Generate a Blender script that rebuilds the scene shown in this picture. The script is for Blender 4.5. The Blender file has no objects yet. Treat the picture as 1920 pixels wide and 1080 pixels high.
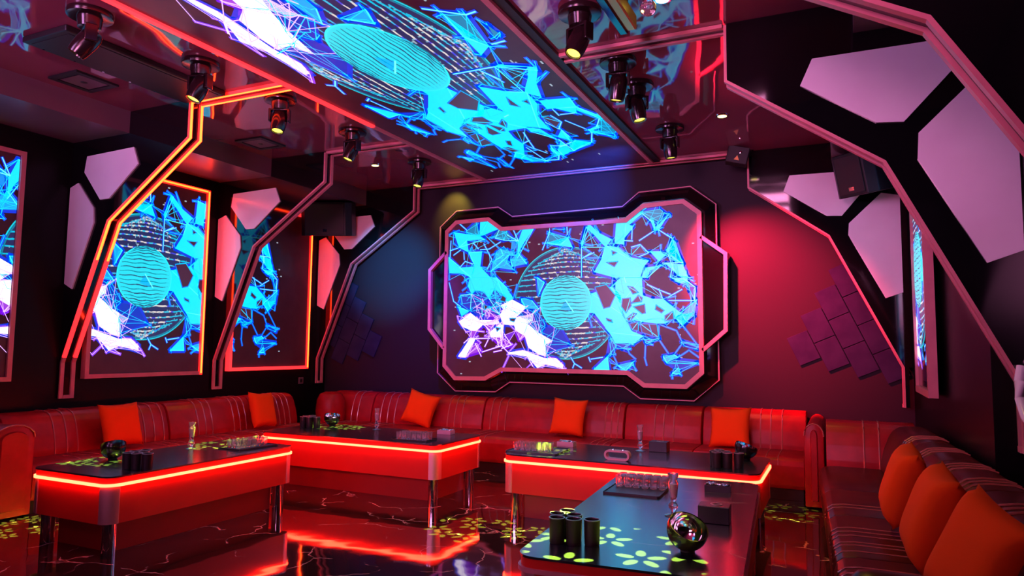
import bpy, bmesh, math, random
from math import sin, cos, pi, radians, sqrt
from mathutils import Vector, Matrix, geometry
random.seed(7)
SC = bpy.context.scene
COL = SC.collection

# ------------------------------------------------------------------ camera
cam_d = bpy.data.cameras.new('camera'); cam = bpy.data.objects.new('camera', cam_d); COL.objects.link(cam)
cam_d.sensor_width = 36.0; cam_d.lens = 24.6372; cam_d.clip_start = 0.05; cam_d.clip_end = 100
RM = [[0.904972, 0.025856, 0.424686], [0.425328, -0.08095, -0.901412], [0.011071, 0.996383, -0.084254]]
cam.matrix_world = Matrix([(RM[0][0],RM[0][1],RM[0][2],0),(RM[1][0],RM[1][1],RM[1][2],0),(RM[2][0],RM[2][1],RM[2][2],1.55),(0,0,0,1)])
SC.camera = cam

# ------------------------------------------------------------------ world, exposure
w = bpy.data.worlds.new('world'); SC.world = w; w.use_nodes = True
w.node_tree.nodes['Background'].inputs[0].default_value = (0.25, 0.08, 0.16, 1)
w.node_tree.nodes['Background'].inputs[1].default_value = 0.02
SC.view_settings.view_transform = 'Standard'; SC.view_settings.look = 'None'
SC.view_settings.exposure = 0.0; SC.view_settings.gamma = 1.0
SC.view_settings.use_curve_mapping = False

# ------------------------------------------------------------------ fill lights and beams
def area(name, loc, target, size, energy, color, sy=None):
    l = bpy.data.lights.new(name, 'AREA'); l.energy = energy; l.color = color; l.size = size
    if sy: l.shape = 'RECTANGLE'; l.size_y = sy
    o = bpy.data.objects.new(name, l); COL.objects.link(o); o.location = loc
    o.rotation_euler = (Vector(target) - Vector(loc)).to_track_quat('-Z', 'Y').to_euler()
    return o
def spot(name, loc, target, energy, color, angle, blend=0.8, radius=0.04):
    l = bpy.data.lights.new(name, 'SPOT'); l.energy = energy; l.color = color
    l.spot_size = radians(angle); l.spot_blend = blend; l.shadow_soft_size = radius
    o = bpy.data.objects.new(name, l); COL.objects.link(o); o.location = loc
    o.rotation_euler = (Vector(target) - Vector(loc)).to_track_quat('-Z', 'Y').to_euler()
    return o
# unseen pink fill lights, added behind the camera to brighten the wall panels
for loc, tgt, e, c in (((-1.6,-2.2,2.9),(-3.0,7.0,5.8),125,(1.0,0.28,0.62)), ((-5.2,-2.2,2.9),(-2.4,7.0,5.8),100,(0.85,0.32,0.85))):
    o = area('pink_fill_light', loc, tgt, 1.6, e, c); o.data.spread = radians(85)
# coloured stage beams
spot('red_wash_beam', (-1.62, 7.30, 3.5), (-0.85, 8.9, 2.25), 3600, (1.0, 0.014, 0.065), 60, 1.0)
spot('teal_wash_beam', (-4.86, 6.12, 3.5), (-6.15, 8.9, 2.7), 2600, (0.0, 0.32, 0.75), 30, 1.0)
spot('blue_wash_beam', (-4.86, 7.48, 3.5), (-5.6, 8.9, 1.8), 400, (0.06, 0.01, 0.9), 50, 1.0)
spot('blue_wash_beam', (-1.62, 7.1, 3.5), (-3.3, 8.9, 3.72), 1700, (0.0, 0.12, 0.9), 40, 1.0)


# ------------------------------------------------------------------ materials
def mat(name, col=(0.5,0.5,0.5), rough=0.5, metal=0.0, spec=0.5, emit=None, es=1.0, coat=0.0, trans=0.0, ior=1.5, sheen=0.0):
    m = bpy.data.materials.new(name); m.use_nodes = True
    b = m.node_tree.nodes['Principled BSDF']
    b.inputs['Base Color'].default_value = (*col, 1); b.inputs['Roughness'].default_value = rough
    b.inputs['Metallic'].default_value = metal; b.inputs['Specular IOR Level'].default_value = spec
    b.inputs['IOR'].default_value = ior; b.inputs['Coat Weight'].default_value = coat
    b.inputs['Coat Roughness'].default_value = 0.05
    b.inputs['Transmission Weight'].default_value = trans; b.inputs['Sheen Weight'].default_value = sheen
    if emit: b.inputs['Emission Color'].default_value = (*emit, 1); b.inputs['Emission Strength'].default_value = es
    return m
def nodes(m): return m.node_tree.nodes, m.node_tree.links, m.node_tree.nodes['Principled BSDF']
def add_bump(m, scale, strength, dist=0.01, detail=3.0, kind='noise'):
    n, l, b = nodes(m)
    tc = n.new('ShaderNodeTexCoord'); t = n.new('ShaderNodeTexNoise')
    t.inputs['Scale'].default_value = scale; t.inputs['Detail'].default_value = detail
    bp = n.new('ShaderNodeBump'); bp.inputs['Strength'].default_value = strength; bp.inputs['Distance'].default_value = dist
    l.new(tc.outputs['Object'], t.inputs['Vector']); l.new(t.outputs['Fac'], bp.inputs['Height']); l.new(bp.outputs['Normal'], b.inputs['Normal'])
    return m
def add_var(m, c1, c2, scale=3.0, detail=4.0, lo=0.4, hi=0.6):
    n, l, b = nodes(m)
    tc = n.new('ShaderNodeTexCoord'); t = n.new('ShaderNodeTexNoise'); r = n.new('ShaderNodeValToRGB')
    t.inputs['Scale'].default_value = scale; t.inputs['Detail'].default_value = detail
    r.color_ramp.elements[0].position = lo; r.color_ramp.elements[0].color = (*c1, 1)
    r.color_ramp.elements[1].position = hi; r.color_ramp.elements[1].color = (*c2, 1)
    l.new(tc.outputs['Object'], t.inputs['Vector']); l.new(t.outputs['Fac'], r.inputs['Fac']); l.new(r.outputs['Color'], b.inputs['Base Color'])
    return m
def marble(name, base, vein, scale, rough, spec, width, ior=1.5, wavy=0.0):
    m = mat(name, base, rough, spec=spec, ior=ior)
    n, l, b = nodes(m)
    tc = n.new('ShaderNodeTexCoord'); nz = n.new('ShaderNodeTexNoise'); nz.inputs['Scale'].default_value = scale*1.3; nz.inputs['Detail'].default_value = 4
    mx = n.new('ShaderNodeMixRGB'); mx.inputs['Fac'].default_value = 0.22
    v = n.new('ShaderNodeTexVoronoi'); v.feature = 'DISTANCE_TO_EDGE'; v.inputs['Scale'].default_value = scale
    r = n.new('ShaderNodeValToRGB'); r.color_ramp.elements[0].position = 0.0; r.color_ramp.elements[0].color = (1,1,1,1)
    r.color_ramp.elements[1].position = width; r.color_ramp.elements[1].color = (0,0,0,1)
    n2 = n.new('ShaderNodeTexNoise'); n2.inputs['Scale'].default_value = scale*1.1; n2.inputs['Detail'].default_value = 3
    r2 = n.new('ShaderNodeValToRGB'); r2.color_ramp.elements[0].position = 0.48; r2.color_ramp.elements[1].position = 0.60
    mu = n.new('ShaderNodeMath'); mu.operation = 'MULTIPLY'
    mc = n.new('ShaderNodeMixRGB'); mc.inputs['Color1'].default_value = (*base,1); mc.inputs['Color2'].default_value = (*vein,1)
    l.new(tc.outputs['Object'], nz.inputs['Vector']); l.new(tc.outputs['Object'], mx.inputs['Color1']); l.new(nz.outputs['Color'], mx.inputs['Color2'])
    l.new(mx.outputs['Color'], v.inputs['Vector']); l.new(v.outputs['Distance'], r.inputs['Fac'])
    l.new(tc.outputs['Object'], n2.inputs['Vector']); l.new(n2.outputs['Fac'], r2.inputs['Fac'])
    l.new(r.outputs['Color'], mu.inputs[0]); l.new(r2.outputs['Color'], mu.inputs[1]); l.new(mu.outputs[0], mc.inputs['Fac']); l.new(mc.outputs['Color'], b.inputs['Base Color'])
    if wavy:
        n3 = n.new('ShaderNodeTexNoise'); n3.inputs['Scale'].default_value = 3.0; n3.inputs['Detail'].default_value = 1
        bp = n.new('ShaderNodeBump'); bp.inputs['Strength'].default_value = wavy; bp.inputs['Distance'].default_value = 0.01
        l.new(tc.outputs['Object'], n3.inputs['Vector']); l.new(n3.outputs['Fac'], bp.inputs['Height']); l.new(bp.outputs['Normal'], b.inputs['Normal'])
    return m
M = {}
M['floor'] = marble('dark_marble_floor', (0.020,0.012,0.012), (1.0,0.55,0.5), 2.4, 0.045, 0.9, 0.013, ior=1.75, wavy=0.25)
M['ceiling'] = add_bump(mat('glossy_stretch_ceiling', (0.26,0.055,0.10), 0.035, spec=0.7, ior=1.65), 1.1, 0.35, 0.03, 1.5)
M['wall'] = add_bump(mat('dark_satin_wall', (0.024,0.015,0.022), 0.5, spec=0.10), 90, 0.08, 0.002)
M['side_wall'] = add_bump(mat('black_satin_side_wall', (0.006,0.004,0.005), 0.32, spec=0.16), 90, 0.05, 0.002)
M['soffit'] = mat('soffit_paint', (0.16,0.08,0.11), 0.3)
M['black_gloss'] = mat('black_gloss_acrylic', (0.004,0.004,0.005), 0.06, spec=0.7, ior=1.55)
M['black_matte'] = add_bump(mat('black_matte', (0.008,0.007,0.008), 0.5), 200, 0.1, 0.001)
M['acrylic'] = add_var(mat('frosted_white_acrylic', (0.8,0.74,0.78), 0.18, spec=0.5), (0.86,0.76,0.83), (0.90,0.82,0.88), 2.0)
M['unlit'] = add_var(mat('unlit_diffuser', (0.8,0.45,0.48), 0.35), (0.62,0.19,0.23), (0.68,0.22,0.26), 6.0)
def lamp(name, e, s): return mat(name, (0.6,0.2,0.15), 0.4, emit=e, es=s)
M['lit'] = lamp('lit_neon_orange', (1.0, 0.032, 0.003), 22)
M['sleeve'] = lamp('neon_red_sleeve', (1.0, 0.008, 0.006), 1.6)
M['dim'] = lamp('lit_neon_red', (1.0, 0.015, 0.02), 2.2)
M['table_lit'] = lamp('lit_neon_table', (1.0, 0.026, 0.010), 34.0)
M['lacquer'] = add_bump(mat('red_lacquer', (0.72,0.022,0.014), 0.34, spec=0.5), 30, 0.03, 0.001)
M['lacquer_dark'] = add_bump(mat('plinth_lacquer', (0.35,0.02,0.015), 0.4), 30, 0.03, 0.001)
M['table_top'] = marble('black_stone_top', (0.010,0.012,0.020), (0.30,0.20,0.18), 1.2, 0.19, 1.0, 0.010, ior=2.15)
M['steel'] = add_bump(mat('brushed_bronze_steel', (0.95,0.50,0.48), 0.5, metal=1.0), 40, 0.04, 0.001)
M['chrome'] = add_bump(mat('chrome', (0.85,0.82,0.84), 0.08, metal=1.0), 5, 0.01, 0.001)
M['leather'] = add_bump(add_var(mat('dark_red_leather', (0.11,0.03,0.03), 0.40, spec=0.30, coat=0.0), (0.32,0.005,0.010), (0.40,0.007,0.013), 6), 240, 0.22, 0.001)
M['leather_dark'] = add_bump(add_var(mat('leather_darker', (0.08,0.01,0.01), 0.34, spec=0.2), (0.075,0.007,0.007), (0.10,0.010,0.009), 6), 240, 0.22, 0.001)  # darker tone of the sofa leather, used on most of the right sofa
M['piping'] = add_bump(mat('leather_piping', (0.45,0.10,0.09), 0.22, spec=0.7, coat=0.3), 200, 0.1, 0.001)
M['orange'] = add_bump(mat('orange_velvet', (0.88,0.06,0.004), 0.9, spec=0.15, sheen=0.0), 160, 0.25, 0.002)
M['screen'] = add_var(mat('led_panel_black', (0.14,0.06,0.09), 0.35, spec=0.4), (0.085,0.03,0.05), (0.10,0.04,0.06), 4.0)
M['cup'] = add_bump(mat('dice_cup_leather', (0.02,0.009,0.011), 0.45), 150, 0.2, 0.001)
M['rim'] = mat('cup_rim', (0.45,0.42,0.42), 0.3, metal=0.6)
M['glass'] = add_bump(mat('clear_glass', (1,0.93,0.96), 0.03, trans=0.93, ior=1.45), 8, 0.01, 0.001)
M['tray'] = add_bump(mat('black_tray', (0.02,0.013,0.018), 0.35), 60, 0.05, 0.001)
M['foil'] = add_bump(mat('bright_foil', (0.85,0.8,0.85), 0.12, metal=1.0), 60, 0.8, 0.01)
M['pinkplastic'] = add_bump(mat('pink_plastic', (0.72,0.30,0.38), 0.35), 40, 0.02, 0.001)
M['head'] = add_bump(mat('lamp_housing_gloss', (0.012,0.005,0.006), 0.2, spec=0.5, coat=0.1), 12, 0.02, 0.001)
M['lens'] = mat('yellow_lens', (0.5,0.5,0.2), 0.1, emit=(1.0, 0.85, 0.08), es=2.5)
M['down'] = mat('downlight_glow', (0.8,0.7,0.3), 0.3, emit=(1.0, 0.80, 0.16), es=9.0)
M['grille'] = add_bump(mat('speaker_grille', (0.03,0.018,0.02), 0.6), 260, 0.5, 0.002)
M['tile'] = add_bump(add_var(mat('slate_felt_tile', (0.05,0.04,0.09), 0.8, spec=0.1), (0.018,0.018,0.055), (0.024,0.024,0.066), 5), 120, 0.2, 0.002)
M['yellow'] = add_bump(mat('lit_yellow_metal', (0.65,0.55,0.16), 0.3, metal=0.7), 30, 0.05, 0.001)
M['bulb'] = mat('amber_triangle_sign', (0.9,0.45,0.12), 0.4)
def pic_mat(name, strength):
    m = bpy.data.materials.new(name); m.use_nodes = True
    n, l, b = nodes(m); a = n.new('ShaderNodeAttribute'); a.attribute_name = 'ink'
    b.inputs['Base Color'].default_value = (0.02,0.02,0.02,1); b.inputs['Roughness'].default_value = 0.3
    l.new(a.outputs['Color'], b.inputs['Emission Color']); b.inputs['Emission Strength'].default_value = strength
    return m
M['pic'] = pic_mat('screen_picture', 1.9)

# ------------------------------------------------------------------ helpers
OFF = {}
def setp(o, label=None, cat=None, group=None, kind=None):
    for k, v in (('label',label),('category',cat),('group',group),('kind',kind)):
        if v: o[k] = v
    return o
def thing(name, label, cat, loc=(0,0,0), rz=0.0, group=None):
    o = bpy.data.objects.new(name, None); COL.objects.link(o); o.empty_display_size = 0.1
    o.location = loc; o.rotation_euler = (0,0,rz); OFF[o.name] = Vector(loc)
    return setp(o, label, cat, group)
class MB:
    """collects shapes into one mesh"""
    def __init__(s): s.v = []; s.f = []; s.c = []; s.sm = False
    def add(s, vs, fs, col=None):
        b = len(s.v); s.v += [tuple(v) for v in vs]; s.f += [tuple(b+i for i in f) for f in fs]
        if col is not None: s.c += [col]*len(fs)
        return s
    def box(s, x0,x1,y0,y1,z0,z1, mtx=None):
        vs = [Vector(p) for p in ((x0,y0,z0),(x1,y0,z0),(x1,y1,z0),(x0,y1,z0),(x0,y0,z1),(x1,y0,z1),(x1,y1,z1),(x0,y1,z1))]
        if mtx: vs = [mtx @ v for v in vs]
        return s.add(vs, [(0,3,2,1),(4,5,6,7),(0,1,5,4),(1,2,6,5),(2,3,7,6),(3,0,4,7)])
    def prism(s, poly, fn, a, b):
        """poly: 2-D points; fn(p, t) -> 3-D; extruded from t=a to t=b"""
        n = len(poly)
        vs = [fn(p, a) for p in poly] + [fn(p, b) for p in poly]
        fs = [tuple(range(n-1,-1,-1)), tuple(range(n,2*n))] + [(i,(i+1)%n,n+(i+1)%n,n+i) for i in range(n)]
        return s.add(vs, fs)
    def ring(s, outer, inner, fn, a, b):
        """a closed frame between two outlines of equal count"""
        n = len(outer)
        vs = [fn(p,a) for p in outer]+[fn(p,a) for p in inner]+[fn(p,b) for p in outer]+[fn(p,b) for p in inner]
        fs = []
        for i in range(n):
            j = (i+1)%n
            fs += [(i,j,n+j,n+i),(2*n+i,3*n+i,3*n+j,2*n+j),(i,2*n+i,2*n+j,j),(n+i,n+j,3*n+j,3*n+i)]
        return s.add(vs, fs)
    def ribbon(s, path, th, fn, a, b):
        """a strip of thickness th following an open 2-D path (to its left side), between t=a and t=b"""
        n = len(path); off = []
        for i in range(n):
            ds = []
            if i > 0: ds.append((Vector(path[i])-Vector(path[i-1])).normalized())
            if i < n-1: ds.append((Vector(path[i+1])-Vector(path[i])).normalized())
            ns = [Vector((-d.y, d.x)) for d in ds]; m = sum(ns, Vector((0,0))).normalized()
            off.append(Vector(path[i]) + m*(th/max(0.3, m.dot(ns[0]))))
        vs = []
        for p, q in zip(path, off): vs += [fn(p,a), fn(q,a), fn(q,b), fn(p,b)]
        fs = [(0,1,2,3), tuple(4*(n-1)+k for k in (3,2,1,0))]
        for i in range(n-1):
            for k in range(4): fs.append((4*i+k, 4*i+4+k, 4*i+4+(k+1)%4, 4*i+(k+1)%4))
        return s.add(vs, fs)
    def lathe(s, prof, seg=24, mtx=None, cap=True):
        vs = []; n = len(prof)
        for r, z in prof:
            for k in range(seg): vs.append(Vector((r*cos(2*pi*k/seg), r*sin(2*pi*k/seg), z)))
        if mtx: vs = [mtx @ v for v in vs]
        fs = [(i*seg+k, i*seg+(k+1)%seg, (i+1)*seg+(k+1)%seg, (i+1)*seg+k) for i in range(n-1) for k in range(seg)]
        if cap: fs += [tuple(range(seg-1,-1,-1)), tuple((n-1)*seg+k for k in range(seg))]
        return s.add(vs, fs)
    def tube(s, pts, r, seg=6):
        pts = [Vector(p) for p in pts]; n = len(pts); vs = []
        for i, p in enumerate(pts):
            d = (pts[min(i+1,n-1)]-pts[max(i-1,0)]).normalized()
            up = Vector((0,0,1)) if abs(d.z) < 0.9 else Vector((1,0,0))
            a = d.cross(up).normalized(); b = d.cross(a)
            for k in range(seg): vs.append(p + r*(a*cos(2*pi*k/seg)+b*sin(2*pi*k/seg)))
        fs = [(i*seg+k, i*seg+(k+1)%seg, (i+1)*seg+(k+1)%seg, (i+1)*seg+k) for i in range(n-1) for k in range(seg)]
        fs += [tuple(range(seg-1,-1,-1)), tuple((n-1)*seg+k for k in range(seg))]
        return s.add(vs, fs)
    def build(s, name, m, parent=None, label=None, local=False, smooth=False, bevel=0.0, kind=None, cat=None, group=None, bseg=2):
        me = bpy.data.meshes.new(name)
        off = Vector((0,0,0))
        if parent is not None:
            r = parent
            while r.parent: r = r.parent
            OFF.setdefault(r.name, Vector(r.location))
            if not local: off = OFF[r.name]
        me.from_pydata([Vector(v)-off for v in s.v], [], s.f); me.materials.append(M[m] if isinstance(m,str) else m)
        bm = bmesh.new(); bm.from_mesh(me)
        bmesh.ops.recalc_face_normals(bm, faces=bm.faces)
        if bevel: bmesh.ops.bevel(bm, geom=list(bm.edges), offset=bevel, segments=bseg, affect='EDGES', profile=0.5, clamp_overlap=True)
        bm.to_mesh(me); bm.free()
        if smooth:
            me.polygons.foreach_set('use_smooth', [True]*len(me.polygons)); me.set_sharp_from_angle(angle=radians(40))
        o = bpy.data.objects.new(name, me); COL.objects.link(o)
        if parent is not None: o.parent = parent
        return setp(o, label, cat, group, kind)
def copy_tree(o, parent=None):
    c = o.copy(); COL.objects.link(c); c.parent = parent
    for ch in list(o.children): copy_tree(ch, c)
    return c
XZ = lambda p, t: (p[0], t, p[1])      # outline in x,z extruded along y
YZ = lambda p, t: (t, p[0], p[1])      # outline in y,z extruded along x
XY = lambda p, t: (p[0], p[1], t)      # outline in x,y extruded upward
def rrect(x0,x1,y0,y1,r,n=6):
    pts = []
    for cx, cy, a0 in ((x1-r,y0+r,-pi/2),(x1-r,y1-r,0),(x0+r,y1-r,pi/2),(x0+r,y0+r,pi)):
        for k in range(n+1): a = a0 + k*pi/2/n; pts.append((cx+r*cos(a), cy+r*sin(a)))
    return pts
def inset(poly, d):
    n = len(poly); out = []
    area2 = sum(poly[i][0]*poly[(i+1)%n][1]-poly[(i+1)%n][0]*poly[i][1] for i in range(n))
    sg = 1 if area2 > 0 else -1
    for i in range(n):
        a = (Vector(poly[i])-Vector(poly[i-1])).normalized(); b = (Vector(poly[(i+1)%n])-Vector(poly[i])).normalized()
        na = Vector((-a.y,a.x))*sg; nb = Vector((-b.y,b.x))*sg; m = (na+nb).normalized()
        out.append(tuple(Vector(poly[i]) + m*(d/max(0.3,m.dot(na)))))
    return out

# ------------------------------------------------------------------ the room
ZC = 3.93; XL = -7.48; YB = 8.91; YF = -3.0
def struct(name, mb, m, **k): return mb.build(name, m, kind='structure', **k)
struct('floor', MB().box(XL-0.1, 1.25, YF-0.1, YB+0.1, -0.06, 0), 'floor')
struct('ceiling', MB().box(XL-0.1, 1.25, YF-0.1, YB+0.1, ZC, ZC+0.06), 'ceiling')
struct('wall_left', MB().box(XL-0.1, XL, YF-0.1, YB+0.1, 0, ZC), 'side_wall')
struct('wall_back', MB().box(XL, 1.25, YB, YB+0.1, 0, ZC), 'wall')
struct('wall_front', MB().box(XL, 1.25, YF-0.1, YF, 0, ZC), 'wall')
struct('wall_right', MB().prism([(0.70,YB),(0.84,5.28),(1.02,5.28),(1.02,YF),(1.25,YF),(1.25,YB)], XY, 0, ZC), 'side_wall')
struct('trim_1', MB().box(XL, -6.58, YF, YB, 3.70, ZC), 'soffit', label='lower ceiling soffit along the left wall')
struct('trim_2', MB().box(-0.06, 0.695, 5.28, YB, 3.70, ZC).box(0.12, 1.02, YF, 5.13, 3.70, ZC), 'soffit', label='lower ceiling soffit along the right wall')

PIC=[('C',[(-1719,1043),(-1286,960),(-1215,912),(-1499,909),(-1467,736),(-1627,814)]),('C',[(-1467,736),(-1254,738),(-1278,526),(-1108,364),(-1417,374),(-1378,568)]),('C',[(-1800,687),(-1621,527),(-1363,529),(-1417,374),(-1590,449),(-1780,456)]),('C',[(-1290,1182),(-1163,1173),(-981,1055),(-1216,975),(-1300,967)]),('T',[(-981,1055),(-870,1005),(-788,901),(-923,883),(-1090,943)]),('T',[(-1346,1173),(-1300,967),(-1429,1000),(-1515,1044)]),('C',[(-628,1039),(-463,1028),(-652,770),(-704,626),(-706,835)]),('M',[(-1084,593),(-825,681),(-865,596),(-749,456),(-1000,503),(-1110,457)]),('M',[(-705,699),(-597,597),(-570,535),(-783,507),(-811,606)]),('M',[(-1031,715),(-963,761),(-785,716),(-731,652),(-921,673),(-1057,604)]),('T',[(-234,954),(33,866),(-80,789),(-272,811)]),('C',[(33,866),(96,732),(-80,765),(-272,811)]),('T',[(-132,1020),(-43,1038),(-30,977)]),('C',[(691,1042),(820,1016),(913,953),(802,822),(796,731),(667,749)]),('C',[(820,1016),(1006,1153),(1031,1114),(866,988)]),('T',[(1006,1141),(1255,1157),(1311,1108),(1243,1000),(1131,1030)]),('C',[(1378,1091),(1242,893),(1186,890),(1220,945)]),('C',[(1131,1030),(1176,1015),(1209,900),(1186,890)]),('C',[(293,1040),(330,1025),(464,900),(631,809),(548,709),(488,770),(391,881),(281,981),(220,726),(208,774)]),('C',[(548,732),(714,701),(865,567),(1116,511),(1048,435),(1002,296),(678,307),(392,391),(500,572)]),('M',[(1408,776),(1452,729),(1542,449),(1363,601)]),('C',[(1408,776),(1341,635),(1384,555),(1450,486),(1542,449),(1451,641)]),('C',[(1128,623),(1263,617),(1329,569),(1240,495)]),('C',[(1536,449),(1605,277),(1481,308),(1318,469)]),('C',[(1071,423),(1273,449),(1127,387),(1093,293),(1013,296)]),('C',[(748,310),(1025,301),(1035,76),(1159,29),(1292,27),(1412,-74),(1520,-163),(1433,-195),(1312,-282),(1201,-281),(1022,-258),(908,-235),(816,-235),(747,-31),(677,84),(678,244)]),('M',[(1520,-163),(1704,8),(1670,-186),(1573,-261),(1529,-304),(1433,-206)]),('C',[(1520,-163),(1659,-154),(1573,-261),(1529,-304),(1433,-206)]),('C',[(356,114),(631,199),(748,83),(770,-167),(885,-369),(1044,-436),(907,-536),(677,-527),(595,-392),(392,-140),(308,-139),(350,22)]),('C',[(571,-697),(594,-865),(393,-865)]),('M',[(711,-807),(907,-759),(906,-803),(815,-871),(746,-862)]),('M',[(1471,-823),(1486,-893),(1395,-895)]),('C',[(1404,278),(1589,283),(1599,217),(1491,220)]),('M',[(1287,-686),(1418,-662),(1472,-694),(1330,-761)]),('B',[(1055,-480),(1245,-457),(1144,-501),(1077,-530)]),('B',[(665,-527),(862,-526),(838,-615),(769,-594)]),('B',[(1517,-499),(1718,-562),(1707,-594),(1527,-521)]),('B',[(1439,-727),(1706,-754),(1481,-845),(1341,-761)]),('B',[(1567,229),(1684,160),(1672,-2),(1619,118)]),('B',[(618,-482),(677,-550),(630,-674),(583,-686)]),('C',[(-1446,381),(-1026,368),(-860,215),(-764,67),(-857,7),(-913,119),(-1051,208),(-1132,74),(-1217,175),(-1357,203),(-1413,142),(-1472,256)]),('C',[(-1624,-30),(-1451,-95),(-1564,-169)]),('M',[(-644,64),(-486,37),(-381,-84),(-577,-69)]),('M',[(-411,348),(-306,273),(-383,119)]),('B',[(-1413,142),(-1217,175),(-1132,74),(-1270,27),(-1381,-59),(-1582,7),(-1584,133)]),('B',[(-1132,74),(-1051,208),(-900,130),(-871,20),(-965,-27),(-1102,-50)]),('B',[(-1242,26),(-1102,-50),(-964,-150),(-1239,-172),(-1409,-83)]),('B',[(-708,-128),(-459,-95),(-289,-298),(-391,-417),(-548,-274)]),('B',[(-289,-322),(-74,-346),(52,-543),(-261,-663),(-301,-487)]),('W',[(-965,-27),(-777,55),(-577,-45),(-616,-105),(-721,-188),(-855,-163),(-910,-77)]),('W',[(-910,-77),(-721,-188),(-471,-143),(-470,-226),(-548,-274),(-391,-393),(-186,-498),(-287,-558),(-280,-710),(-389,-677),(-532,-596),(-586,-441),(-719,-369),(-746,-297),(-908,-284),(-964,-150)]),('W',[(-1606,-244),(-1422,-120),(-1209,-271),(-1319,-369),(-1404,-369),(-1547,-313)]),('W',[(-1406,-220),(-990,-223),(-962,-272),(-1209,-295)]),('W',[(-1124,-394),(-962,-272),(-907,-296),(-919,-466),(-1096,-455)]),('W',[(-1430,-481),(-1338,-480),(-1496,-742),(-1610,-731)]),('W',[(-610,-632),(-286,-734),(-134,-731),(-34,-811),(-27,-869),(-146,-836),(-285,-816),(-400,-865),(-465,-796),(-544,-715),(-808,-683),(-822,-665)]),('L',[(-1405,-282),(-1250,-320),(-1416,-481)]),('L',[(-1316,-542),(-1482,-717),(-1245,-652)]),('L',[(-1068,-467),(-919,-466),(-931,-575)]),('L',[(-1209,-271),(-1045,-210),(-1003,-247),(-1125,-369)]),('L',[(-918,-478),(-783,-562),(-876,-599)]),('L',[(-719,-369),(-586,-441),(-664,-489)]),('L',[(-1242,26),(-1325,-34),(-1128,-173),(-990,-186),(-1102,-75)]),('K',[(771,37),(875,46),(886,-55),(817,-145),(759,-65)]),('K',[(886,-22),(978,78),(1029,43),(1018,-7),(909,-22)]),('K',[(841,194),(910,181),(978,111),(910,90)]),('K',[(909,-67),(1057,-36),(1068,-147),(1023,-158)]),('K',[(828,-212),(909,-146),(954,-157),(862,-257)]),('K',[(862,-280),(977,-258),(976,-369),(897,-358)]),('K',[(999,-280),(1212,-292),(1234,-457),(1156,-435),(1022,-391)]),('K',[(1203,-49),(1302,-117),(1269,-149),(1191,-104)]),('K',[(1313,-183),(1412,-129),(1422,-228),(1312,-249)]),('K',[(404,194),(559,224),(677,84),(607,-63),(524,-84),(476,31)]),('K',[(559,-210),(630,-233),(642,-267),(571,-244)]),('K',[(631,659),(702,632),(643,601)]),('K',[(560,512),(713,517),(666,450)]),('K',[(889,669),(1004,708),(1083,603),(888,589)]),('K',[(-814,-200),(-721,-200),(-747,-249),(-801,-236)]),('K',[(-1029,-320),(-948,-333),(-1001,-381)]),('K',[(-927,119),(-872,81),(-885,20),(-966,46)]),('K',[(-1214,1),(-1144,-37),(-1198,-86),(-1227,-48)])]
SEG=[(-234,954,-241,1039),(13,1022,20,903),(-234,954,-336,718),(-1170,747,-1098,619),(-1098,619,-1166,497),(-1228,850,-1170,747),(-964,861,-1142,770),(-1142,770,-1282,765),(-1398,872,-1311,779),(-1619,1153,-1501,1056),(-1760,917,-1770,673),(-1772,776,-1641,808),(-1712,709,-1597,780),(-1546,752,-1537,638),(-1606,526,-1522,612),(-1522,612,-1392,568),(-776,1023,-693,858),(-870,955,-693,858),(-923,883,-693,858),(221,573,221,327),(221,573,355,649),(-980,1049,-1048,915),(-1048,915,-910,883),(1175,880,993,772),(1242,893,1408,776),(802,782,906,771),(1004,720,1106,613),(889,692,1004,720),(1117,612,980,562),(1028,1117,1153,1006),(220,726,221,327),(391,647,221,573),(1284,471,1537,471),(1362,567,1427,376),(1417,465,1382,289),(901,942,895,794),(1244,-490,1353,-652),(1429,-651,1517,-532),(1054,-701,1081,-799),(1066,-546,1059,-701),(321,-712,345,-769),(351,-735,512,-709),(677,-550,653,-685),(653,-685,711,-807),(838,-860,883,-908),(861,-659,941,-725),(816,-548,861,-659),(1472,-694,1601,-606),(1601,-606,1717,-690),(1517,-499,1718,-573),(1529,-304,1718,-562),(1453,-369,1527,-521),(1246,-292,1453,-369),(1358,47,1523,137),(1238,150,1281,38),(1092,209,1238,139),(1238,139,1381,80),(1450,-738,1428,-835),(1588,239,1684,160),(1684,160,1672,8),(1358,3,1672,-2),(1112,-292,1156,-424),(1235,-303,1234,-468),(795,309,818,240),(-1777,315,-1698,47),(-1698,47,-1581,-31),(-1444,-481,-1109,-473),(-1521,-544,-1444,-481),(-1231,-664,-931,-575),(-931,-575,-808,-683),(-1052,-662,-930,-636),(-1344,-542,-1243,-725),(-892,-418,-783,-562),(-783,-562,-930,-612),(-1209,-283,-1111,-369),(-1190,-590,-1137,-492),(-1014,-467,-971,-588),(-946,-466,-931,-575),(-544,-715,-465,-843),(77,-716,127,-796),(127,-796,103,-854),(127,-796,225,-851),(-1413,142,-1423,-58),(-1584,133,-1413,142),(-1242,26,-1239,-172),(-1132,74,-964,-150)]


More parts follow.
